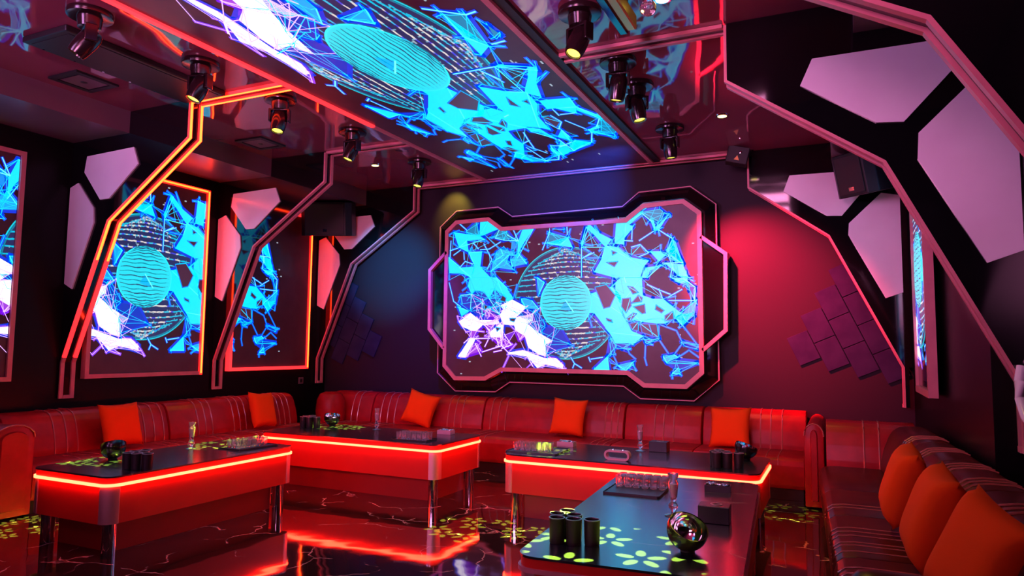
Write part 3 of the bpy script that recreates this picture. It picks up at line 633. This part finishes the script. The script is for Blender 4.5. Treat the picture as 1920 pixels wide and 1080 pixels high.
# ------------------------------------------------------------------ low tables
def table(label, cx, cy, w, d, rz, lit, loc_label=None):
    t = thing('low_table', label, 'table', (cx,cy,0), rz)
    x0,x1,y0,y1 = -w/2,w/2,-d/2,d/2
    B = lambda mb, n_, m_, **k: mb.build(n_, m_, t, local=True, **k)
    B(MB().prism(rrect(x0,x1,y0,y1,0.10), XY, 0.569, 0.58), 'table_top', 'table_top', smooth=True)
    B(MB().prism(rrect(x0+0.006,x1-0.006,y0+0.006,y1-0.006,0.095), XY, 0.525, 0.569), 'top_band', 'lacquer', smooth=True)
    B(MB().prism(rrect(x0-0.008,x1+0.008,y0-0.008,y1+0.008,0.108), XY, 0.505, 0.525), 'light_strip', 'table_lit' if lit else 'unlit', smooth=True, label='glowing yellow-white light strip' if lit else 'unlit pink light strip')
    B(MB().prism(rrect(x0+0.012,x1-0.012,y0+0.012,y1-0.012,0.09), XY, 0.235, 0.505), 'apron', 'lacquer', smooth=True)
    B(MB().prism(rrect(x0+0.15,x1-0.15,y0+0.15,y1-0.15,0.02), XY, 0.0, 0.235), 'plinth', 'lacquer_dark')
    for sx in (-1,1):
        for sy in (-1,1):
            arc = []
            for k in range(7):
                a = k*pi/2/6; arc.append((sx*(w/2-0.10+0.094*cos(a)), sy*(d/2-0.10+0.094*sin(a))))
            inn = [(sx*(abs(p[0])-0.012), sy*(abs(p[1])-0.012)) for p in arc]
            B(MB().prism(arc+inn[::-1], XY, 0.236, 0.504), 'corner_trim', 'steel', smooth=True)
            B(MB().lathe([(0.05,0),(0.05,0.2335)], 20, Matrix.Translation((sx*(w/2-0.105), sy*(d/2-0.105), 0.001))), 'leg', 'chrome', smooth=True)
    return t
table('low red table with glowing edge by the left sofa, nearest of the left tables', -5.28, 4.39, 0.93, 1.92, 0, True)
table('low red glowing table in the far left corner, left under the big screen', -4.80, 6.52, 2.33, 0.98, 0, True)
table('low red glowing table in front of the back sofa, right of the middle', -1.73, 6.35, 2.24, 0.98, 0, True)
table('low table with blue-shining black top and unlit edge in the right foreground', -1.00, 4.28, 1.02, 2.35, radians(4.2), False)

# ------------------------------------------------------------------ things on the tables
TZ = 0.5805
def cup_proto():
    t = thing('dice_cup', 'x', 'cup')
    MB().lathe([(0.034,0.0),(0.037,0.005),(0.040,0.122),(0.036,0.122),(0.033,0.01)], 24).build('body', 'cup', t, local=True, smooth=True)
    MB().lathe([(0.0355,0.1222),(0.0412,0.1222),(0.0412,0.1262),(0.0355,0.1262)], 24, cap=False).build('rim', 'rim', t, local=True, smooth=True)
    return t
proto = cup_proto(); used = [False]
def cups(cx, cy, spots, label, group):
    for i, (dx, dy) in enumerate(spots):
        c = proto if not used[0] else copy_tree(proto); used[0] = True
        c.location = (cx+dx, cy+dy, TZ); setp(c, CUPW[i] + ' ' + label, 'cup', group)
CUPW = ['front left','front middle','front right','second row left','second row right','rearmost']
hexs = [(-0.045,-0.07),(0.04,-0.06),(0.125,-0.03),(-0.075,0.012),(0.012,0.025),(-0.05,0.093)]
cups(-1.27, 3.42, hexs, 'black dice cup in the bunch on the blue-topped table', 'dice cups on the blue-topped table')
cups(-4.98, 3.80, hexs, 'dark dice cup in the bunch on the nearest left table', 'dice cups on the nearest left table')
cups(-5.75, 6.62, hexs, 'dark dice cup in the bunch on the far left table', 'dice cups on the far left table')
cups(-0.92, 6.12, hexs, 'dark dice cup of the bunch on the table before the back sofa', 'dice cups on the table before the back sofa')

def bowl_proto():
    t = thing('ice_bowl', 'x', 'bowl')
    out = []; r = 0.099
    for k in range(11):
        a = -pi/2 + k*(pi*0.58)/10; out.append((max(0.012,r*cos(a)), r*sin(a)))
    inn = [(max(0.006,(r-0.006)*cos(-pi/2 + k*(pi*0.58)/10)), (r-0.006)*sin(-pi/2 + k*(pi*0.58)/10)) for k in range(10,-1,-1)]
    MB().lathe(out+inn[:1], 32, cap=False).build('outer_shell', 'head', t, local=True, smooth=True)
    MB().lathe(inn + [(0.0008, inn[-1][1])], 32, cap=False).build('inner_liner', 'chrome', t, local=True, smooth=True, label='shiny metal inside')
    MB().lathe([(0.034,-0.101),(0.035,-0.098),(0.030,-0.090)], 20).build('foot', 'black_matte', t, local=True, smooth=True)
    return t
bp = bowl_proto()
for i, (x, y, rx, ry, lab) in enumerate((
    (-0.70,3.50, 22, 24, 'black round bowl with shiny slanted opening on the blue-topped table'),
    (-5.55,3.98, -10, -24, 'black round bowl with slanted opening on the nearest left table'),
    (-5.62,6.86, 8, 12, 'black round bowl on the far left table, near the corner'),
    (-0.80,6.62, 0, 20, 'black round bowl at the right end of the table before the back sofa'))):
    b_ = bp if i == 0 else copy_tree(bp)
    b_.location = (x, y, TZ+0.1015)
    setp(b_, lab, 'bowl', 'round bowls on the tables')
    for ch in b_.children:
        if not ch.name.startswith('foot'): ch.rotation_euler = (radians(rx), radians(ry), 0)

def goblet_proto():
    t = thing('beer_glass', 'x', 'glass')
    pr = [(0.048,0.0),(0.050,0.004),(0.016,0.012),(0.012,0.022),(0.026,0.045),(0.028,0.060),(0.014,0.082),(0.020,0.095),(0.024,0.12),(0.028,0.16),(0.030,0.19),(0.022,0.205),(0.030,0.225),(0.033,0.243),(0.030,0.243),(0.026,0.225),(0.018,0.205),(0.026,0.188),(0.022,0.14),(0.015,0.105)]
    MB().lathe(pr, 24).build('bowl', 'glass', t, local=True, smooth=True)
    MB().lathe([(0.013,0.107),(0.020,0.14),(0.0235,0.18)], 20).build('candle', M['pinkplastic'], t, local=True, smooth=True, label='pinkish candle inside the glass')
    return t
gp = goblet_proto()
for i, (x, y, lab) in enumerate((
    (-0.92,4.20,'tall curvy glass candle holder on the blue-topped table'),
    (-5.50,4.72,'tall curvy glass candle holder on the nearest left table'),
    (-4.92,6.80,'tall curvy glass candle holder on the far left table'),
    (-1.77,6.66,'tall curvy glass candle holder on the table before the back sofa'))):
    b_ = gp if i == 0 else copy_tree(gp); b_.location = (x, y, TZ); setp(b_, lab, 'candle holder', 'glass candle holders')

def glass_proto():
    pr = [(0.023,0.0),(0.025,0.006),(0.0285,0.074),(0.0265,0.074),(0.022,0.016),(0.004,0.013)]
    return MB().lathe(pr, 14).build('shot_glass', 'glass', None, smooth=True)
sg = glass_proto(); sused = [False]
def tray_set(cx, cy, rz, nx, ny, where, w=0.36, d=0.26, dx=0.0, dy=0.0, sp=0.060):
    t = thing('serving_tray', 'flat black tray of small glasses ' + where, 'tray', (cx,cy,TZ), rz)
    MB().prism(rrect(-w/2,w/2,-d/2,d/2,0.015,3), XY, 0.0, 0.008).build('base', 'tray', t, local=True)
    MB().ring(rrect(-w/2,w/2,-d/2,d/2,0.015,3), rrect(-w/2+0.006,w/2-0.006,-d/2+0.006,d/2-0.006,0.012,3), XY, 0.008, 0.014).build('rim', 'tray', t, local=True)
    for i in range(nx):
        for j in range(ny):
            g = sg if not sused[0] else sg.copy()
            if sused[0]: COL.objects.link(g)
            sused[0] = True
            lx = (i-(nx-1)/2)*sp + dx; ly = (j-(ny-1)/2)*sp + dy
            g.location = (cx + lx*cos(rz)-ly*sin(rz), cy + lx*sin(rz)+ly*cos(rz), TZ+0.0082)
            setp(g, 'clear shot glass, %s row, %s, on tray %s' % (('front','middle','back')[j], ('leftmost','second from left','third from left','third from right','second from right','rightmost')[i], where.replace('on the ','on ').replace('the table before the back sofa','table before back sofa').replace('on table before the back sofa','of table before back sofa')), 'glass', 'shot glasses ' + where)
tray_set(-1.30, 4.83, radians(2), 6, 3, 'on the blue-topped table', w=0.38, d=0.44, dx=0.01, dy=0.10, sp=0.060)
tray_set(-5.12, 5.05, radians(86), 6, 3, 'on the nearest left table', w=0.46, d=0.30, dy=0.02)
tray_set(-4.06, 6.27, radians(4), 6, 3, 'on the far left table', w=0.42, d=0.24)
tray_set(-2.62, 6.18, radians(2), 6, 3, 'on the table before the back sofa', w=0.50, d=0.42, dx=-0.04, dy=-0.02)

def candy_box(cx, cy, rz, where, i):
    t = thing('candy_dish', 'small box heaped with shiny foil sweets ' + where, 'dish', (cx,cy,TZ), rz, 'dishes of foil sweets')
    w, d, h = 0.17, 0.10, 0.045
    mb = MB(); 
    mb.box(-w/2,w/2,-d/2,d/2,0,0.006); mb.box(-w/2,w/2,-d/2,-d/2+0.006,0.006,h); mb.box(-w/2,w/2,d/2-0.006,d/2,0.006,h); mb.box(-w/2,-w/2+0.006,-d/2+0.006,d/2-0.006,0.006,h); mb.box(w/2-0.006,w/2,-d/2+0.006,d/2-0.006,0.006,h)
    mb.build('box', 'pinkplastic' if i else 'tray', t, local=True)
    rr = random.Random(i); c = MB()
    for _ in range(26):
        p = Vector((rr.uniform(-w/2+0.018,w/2-0.018), rr.uniform(-d/2+0.018,d/2-0.018), h-0.006+rr.uniform(0,0.012)))
        mt = Matrix.Translation(p) @ Matrix.Rotation(rr.uniform(0,6),4,'Z') @ Matrix.Rotation(rr.uniform(-.5,.5),4,'X')
        c.box(-0.014,0.014,-0.009,0.009,-0.006,0.006, mt)
    c.build('foil_sweets', 'foil', t, local=True, kind='stuff', bevel=0.003, bseg=1)
candy_box(-0.80, 5.05, 0.1, 'on the blue-topped table', 0)
candy_box(-2.50, 6.62, 0.0, 'on the table before the back sofa', 1)
candy_box(-4.02, 6.85, 0.0, 'on the far left table', 2)

def tissue_box(cx, cy, rz, lab):
    t = thing('tissue_box', lab, 'box', (cx,cy,TZ), rz, 'black tissue boxes')
    MB().box(-0.085,0.085,-0.065,0.065,0,0.095).build('box', 'tray', t, local=True, bevel=0.004)
    MB().lathe([(0.024,0.0952),(0.034,0.0952),(0.034,0.0985),(0.024,0.0985)], 24, Matrix.Translation((0.01,0,0)), cap=False).build('opening_ring', 'rim', t, local=True, smooth=True)
    MB().lathe([(0.024,0.0951),(0.001,0.0953)], 24, Matrix.Translation((0.01,0,0))).build('opening', 'black_matte', t, local=True)
tissue_box(-0.68, 4.17, 0.05, 'black box with a round opening on the blue-topped table')
tissue_box(-1.60, 6.72, 0.0, 'dark box behind the glass candle holder on the table before the back sofa')

t = thing('table_stand', 'pink rounded loop standing at the front edge of the table before the back sofa', 'ornament', (-1.80,6.02,TZ), radians(-4))
o_, i_ = rrect(-0.115,0.115,0.0,0.085,0.04), rrect(-0.098,0.098,0.016,0.069,0.026)
MB().ring(o_, i_, XZ, -0.03, 0.03).build('loop', 'pinkplastic', t, local=True, smooth=True)
for x in (-0.04,0.05): MB().lathe([(0.011,0.0852),(0.010,0.091),(0.004,0.093)], 12, Matrix.Translation((x,0,0))).build('knob', 'chrome', t, local=True, smooth=True)

# ------------------------------------------------------------------ moving head lamps
def head_lamp_proto(name):
    t = thing(name, 'x', 'stage light')
    MB().lathe([(0.125,-0.045),(0.150,-0.040),(0.155,-0.02),(0.150,0.0)], 28).build('base_plate', 'head', t, local=True, smooth=True)
    MB().lathe([(0.055,-0.125),(0.075,-0.12),(0.085,-0.045)], 24).build('motor_collar', 'head', t, local=True, smooth=True)
    y = MB()
    for s_ in (-1,1): y.prism([(s_*0.088-0.012,-0.12),(s_*0.088+0.012,-0.12),(s_*0.088+0.010,-0.24),(s_*0.088-0.010,-0.24)], XZ, -0.04, 0.04)
    y.box(-0.10,0.10,-0.04,0.04,-0.135,-0.115)
    y.build('yoke', 'head', t, local=True, bevel=0.006)
    return t
def add_head(t, ax, ay):
    R_ = Matrix.Translation((0,0,-0.21)) @ Matrix.Rotation(ay,4,'Y') @ Matrix.Rotation(ax,4,'X')
    h = MB().lathe([(0.030,0.085),(0.058,0.075),(0.070,0.04),(0.074,-0.03),(0.068,-0.10),(0.060,-0.135),(0.052,-0.135),(0.050,-0.12)], 24, R_).build('lamp_head', 'head', t, local=True, smooth=True)
    MB().lathe([(0.001,-0.124),(0.035,-0.123),(0.049,-0.121)], 24, R_).build('lens', 'lens', h, local=True, smooth=True)
lamps_l = [3.11,4.08,5.01,6.12,7.48]; lamps_r = [4.51,5.45,6.03,7.37]
ordl = ['nearest','second','third','fourth','farthest']; ordr = ['nearest','second','third','farthest']
hp = head_lamp_proto('moving_head_lamp'); fst = True
for side, ys, x, od in (('left', lamps_l, -4.86, ordl), ('right', lamps_r, -1.62, ordr)):
    for i, y in enumerate(ys):
        if fst: h = hp; fst = False
        else: h = copy_tree(bare)
        if h is hp:
            bare = copy_tree(hp)
        h.location = (x, y, ZC-0.001)
        setp(h, 'black moving-head stage lamp with yellow lens, %s of the row %s of the ceiling screen' % (od[i], side), 'stage light', 'moving-head lamps under the ceiling')
        h.rotation_euler = (0,0,radians((-25,10,30,-5,15)[i]))
        add_head(h, radians((-32,-16,-14,-16,-10)[i] if side=='left' else (-24,6,-6,4)[i]), radians((16,14,4,12,6)[i] if side=='left' else (4,8,-10,-4)[i]))
for ch in list(bare.children): bpy.data.objects.remove(ch)
bpy.data.objects.remove(bare)

# downlights, vents, slots
for x, y, lab in ((-5.52,7.44,'small glowing yellow downlight on the far left of the ceiling'),(-1.05,7.21,'small glowing yellow downlight right of the ceiling screen, far end'),(-1.05,4.58,'small yellow downlight at the top edge of the photo, beside the yellow bar lamp')):
    t = thing('downlight', lab, 'ceiling light', (x,y,ZC), group='yellow downlights')
    MB().lathe([(0.045,-0.012),(0.062,-0.010),(0.066,-0.001)], 24).build('bezel', 'chrome', t, local=True, smooth=True)
    MB().lathe([(0.001,-0.016),(0.03,-0.016),(0.045,-0.0125)], 24).build('bulb', 'down', t, local=True, smooth=True)
    spot('downlight_beam', (x,y,ZC-0.04), (x,y,0), 70, (1.0,0.70,0.10), 110, 1.0, 0.03)
for x, y, lab in ((-6.20,3.95,'square dark air vent in the ceiling near the left edge'),(-6.17,6.07,'square dark air vent in the ceiling between the first two ribs')):
    t = thing('ceiling_vent', lab, 'vent', (x,y,ZC), group='square ceiling vents')
    MB().ring([(-0.2,-0.2),(0.2,-0.2),(0.2,0.2),(-0.2,0.2)], [(-0.15,-0.15),(0.15,-0.15),(0.15,0.15),(-0.15,0.15)], XY, -0.02, -0.001).build('frame', 'black_matte', t, local=True)
    MB().box(-0.135,0.135,-0.135,0.135,-0.016,-0.002).build('panel', 'soffit', t, local=True)
    MB().lathe([(0.001,-0.022),(0.022,-0.020),(0.03,-0.0165)], 16).build('sensor', 'black_matte', t, local=True, smooth=True)
t = thing('slot_vent', 'long black slot vent in the ceiling beside the two nearest left stage lamps', 'vent', (-5.47,3.9,ZC))
MB().box(-5.74,-5.20,3.15,4.66,ZC-0.05,ZC-0.001).build('housing', 'black_matte', t, bevel=0.01)
sc = MB()
for k in range(6): sc.lathe([(0.010,-0.0535),(0.010,-0.049)], 10, Matrix.Translation((-5.71,3.3+k*0.25,ZC)))
MB().box(-5.70,-5.24,3.20,4.61,ZC-0.054,ZC-0.0501).build('cover_plate', 'black_matte', t)
sc.build('screws', 'chrome', t)
t = thing('bar_lamp', 'yellow-lit metal bar lamp under the ceiling at the top edge of the photo', 'lamp', (-1.32,4.2,ZC))
MB().box(-1.37,-1.31,3.5,4.66,3.76,3.90).build('side_panel', 'black_gloss', t, bevel=0.008)
MB().box(-1.309,-1.24,3.5,4.63,3.765,3.87).build('bar', 'yellow', t, bevel=0.012)
MB().tube([(-1.30,3.7,3.86),(-1.30,3.7,3.93)], 0.012, 8).tube([(-1.30,4.5,3.86),(-1.30,4.5,3.93)], 0.012, 8).build('hanger', 'chrome', t)
t = thing('glass_ball', 'small clear glass ball hanging beside the yellow bar lamp', 'glass ball', (-1.10,4.38,3.78))
MB().lathe([(0.002,-0.055)]+[(0.055*cos(a*pi/10-pi/2),0.055*sin(a*pi/10-pi/2)) for a in range(1,10)]+[(0.012,0.055)], 24).build('ball', 'glass', t, local=True, smooth=True)
MB().tube([(0,0,0.05),(0,0,0.15)], 0.004, 6).build('cord', 'chrome', t, local=True)
t = thing('effect_light_box', 'small tilted black box with orange triangle sign at the far right end of the ceiling', 'light box', (-1.06,8.45,3.83), radians(8))
t.rotation_euler = (0, radians(14), radians(8)); 
MB().box(-0.12,0.12,-0.09,0.09,-0.11,0.09).build('housing', 'black_matte', t, local=True, bevel=0.008)
MB().box(-0.16,0.16,-0.02,0.02,0.09,0.10).build('bracket', 'chrome', t, local=True)
MB().prism([(-0.03,-0.075),(0.03,-0.075),(0.0,-0.02)], XZ, -0.093,-0.0905).build('warning_triangle', 'bulb', t, local=True)
MB().lathe([(0.001,0.006),(0.016,0.004),(0.018,0.0)], 16, Matrix.Translation((0.03,-0.0905,0.02)) @ Matrix.Rotation(pi/2,4,'X')).build('lens', 'chrome', t, local=True, smooth=True)
t = thing('wall_socket', 'small pale socket plate low on the left wall near the far corner', 'socket', (XL,8.36,1.0))
MB().box(XL,XL+0.012,8.31,8.41,0.96,1.06).build('plate', 'soffit', t, bevel=0.003)
MB().box(XL+0.0125,XL+0.016,8.335,8.385,0.985,1.035).build('outlet', 'black_matte', t)
t = thing('curved_wall_tube', 'curved pale glossy tube on the right wall at the photo edge', 'wall lamp', (1.0,5.1,1.2))
MB().tube([(0.965,5.10,1.47),(0.945,5.08,1.38),(0.94,5.05,1.28),(0.95,4.98,1.18),(0.975,4.90,1.12)], 0.028, 12).build('curved_tube', 'acrylic', t, smooth=True)  # unidentified curved piece, modelled as a plain unlit tube
MB().lathe([(0.05,0),(0.05,0.02),(0.03,0.03)], 16, Matrix.Translation((1.015,5.10,1.47)) @ Matrix.Rotation(-pi/2,4,'Y')).build('wall_plate', 'head', t, smooth=True)

# ------------------------------------------------------------------ pattern projectors: petal gobos thrown by the stage lamps
def gobo(loc, target, energy, angle, dens, rnd_, size=1.0):
    o = spot('petal_pattern_beam', loc, target, energy, (1.0,1.0,1.0), angle, 0.12, 0.004)
    l = o.data; l.use_nodes = True; n = l.node_tree.nodes; k = l.node_tree.links
    em = n['Emission']; tc = n.new('ShaderNodeTexCoord'); sp = n.new('ShaderNodeSeparateXYZ'); k.new(tc.outputs['Normal'], sp.inputs[0])
    def mth(op, a, b=None, c=None):
        q = n.new('ShaderNodeMath'); q.operation = op
        for i, v in enumerate((a,b,c)):
            if v is None: continue
            if isinstance(v,(int,float)): q.inputs[i].default_value = v
            else: k.new(v, q.inputs[i])
        return q.outputs[0]
    sc_ = dens/math.tan(radians(angle/2))
    u = mth('MULTIPLY', mth('DIVIDE', sp.outputs[0], sp.outputs[2]), sc_); v = mth('MULTIPLY', mth('DIVIDE', sp.outputs[1], sp.outputs[2]), sc_)
    cb_ = n.new('ShaderNodeCombineXYZ'); k.new(mth('ADD',u,rnd_), cb_.inputs[0]); k.new(mth('ADD',v,rnd_*1.7), cb_.inputs[1])
    vo = n.new('ShaderNodeTexVoronoi'); vo.voronoi_dimensions = '2D'; vo.inputs['Scale'].default_value = 1.0; vo.inputs['Randomness'].default_value = 0.55
    k.new(cb_.outputs[0], vo.inputs['Vector'])
    sb = n.new('ShaderNodeVectorMath'); sb.operation = 'SUBTRACT'; k.new(cb_.outputs[0], sb.inputs[0]); k.new(vo.outputs['Position'], sb.inputs[1])
    s2 = n.new('ShaderNodeSeparateXYZ'); k.new(sb.outputs[0], s2.inputs[0])
    r = mth('SQRT', mth('ADD', mth('MULTIPLY',s2.outputs[0],s2.outputs[0]), mth('MULTIPLY',s2.outputs[1],s2.outputs[1])))
    th = mth('ARCTAN2', s2.outputs[1], s2.outputs[0])
    w_ = mth('PINGPONG', mth('ADD', th, 10.0), pi/5)     # 0 at one spoke, pi/5 between: five petals
    ra = mth('DIVIDE', mth('SUBTRACT', r, 0.27), 0.155)
    aa = mth('DIVIDE', mth('MULTIPLY', w_, r), 0.085)
    e = mth('ADD', mth('MULTIPLY',ra,ra), mth('MULTIPLY',aa,aa))
    mask = mth('LESS_THAN', e, 1.0)
    col = n.new('ShaderNodeRGB'); col.outputs[0].default_value = (0.62,1.0,0.07,1)
    k.new(col.outputs[0], em.inputs['Color']); k.new(mask, em.inputs['Strength'])
    return o
gobo((-1.62,6.03,3.55), (-2.80,5.50,0.0), 20000, 15, 1.9, 3.3)
gobo((-1.62,4.51,3.55), (-1.02,3.36,0.58), 24000, 16, 1.6, 2.1)
gobo((-4.86,3.11,3.55), (-6.18,3.82,0.0), 20000, 12, 2.0, 1.2)
gobo((-4.86,4.08,3.55), (-5.55,3.85,0.58), 16000, 11, 1.6, 5.5)
gobo((-4.86,4.92,3.55), (-5.45,5.02,0.58), 16000, 13, 1.8, 2.5)
gobo((-4.86,7.48,3.55), (-5.45,6.90,0.58), 16000, 14, 1.8, 9.2)
gobo((-1.62,5.39,3.55), (-2.45,6.22,0.58), 16000, 7, 1.0, 4.4)
gobo((-1.62,7.37,3.55), (-0.55,7.35,0.0), 4050, 12, 1.5, 6.4)
spot('yellow_wall_beam', (-5.15,8.55,3.90), (-5.15,8.9,3.55), 60, (1.0,0.85,0.08), 75, 0.9, 0.02)
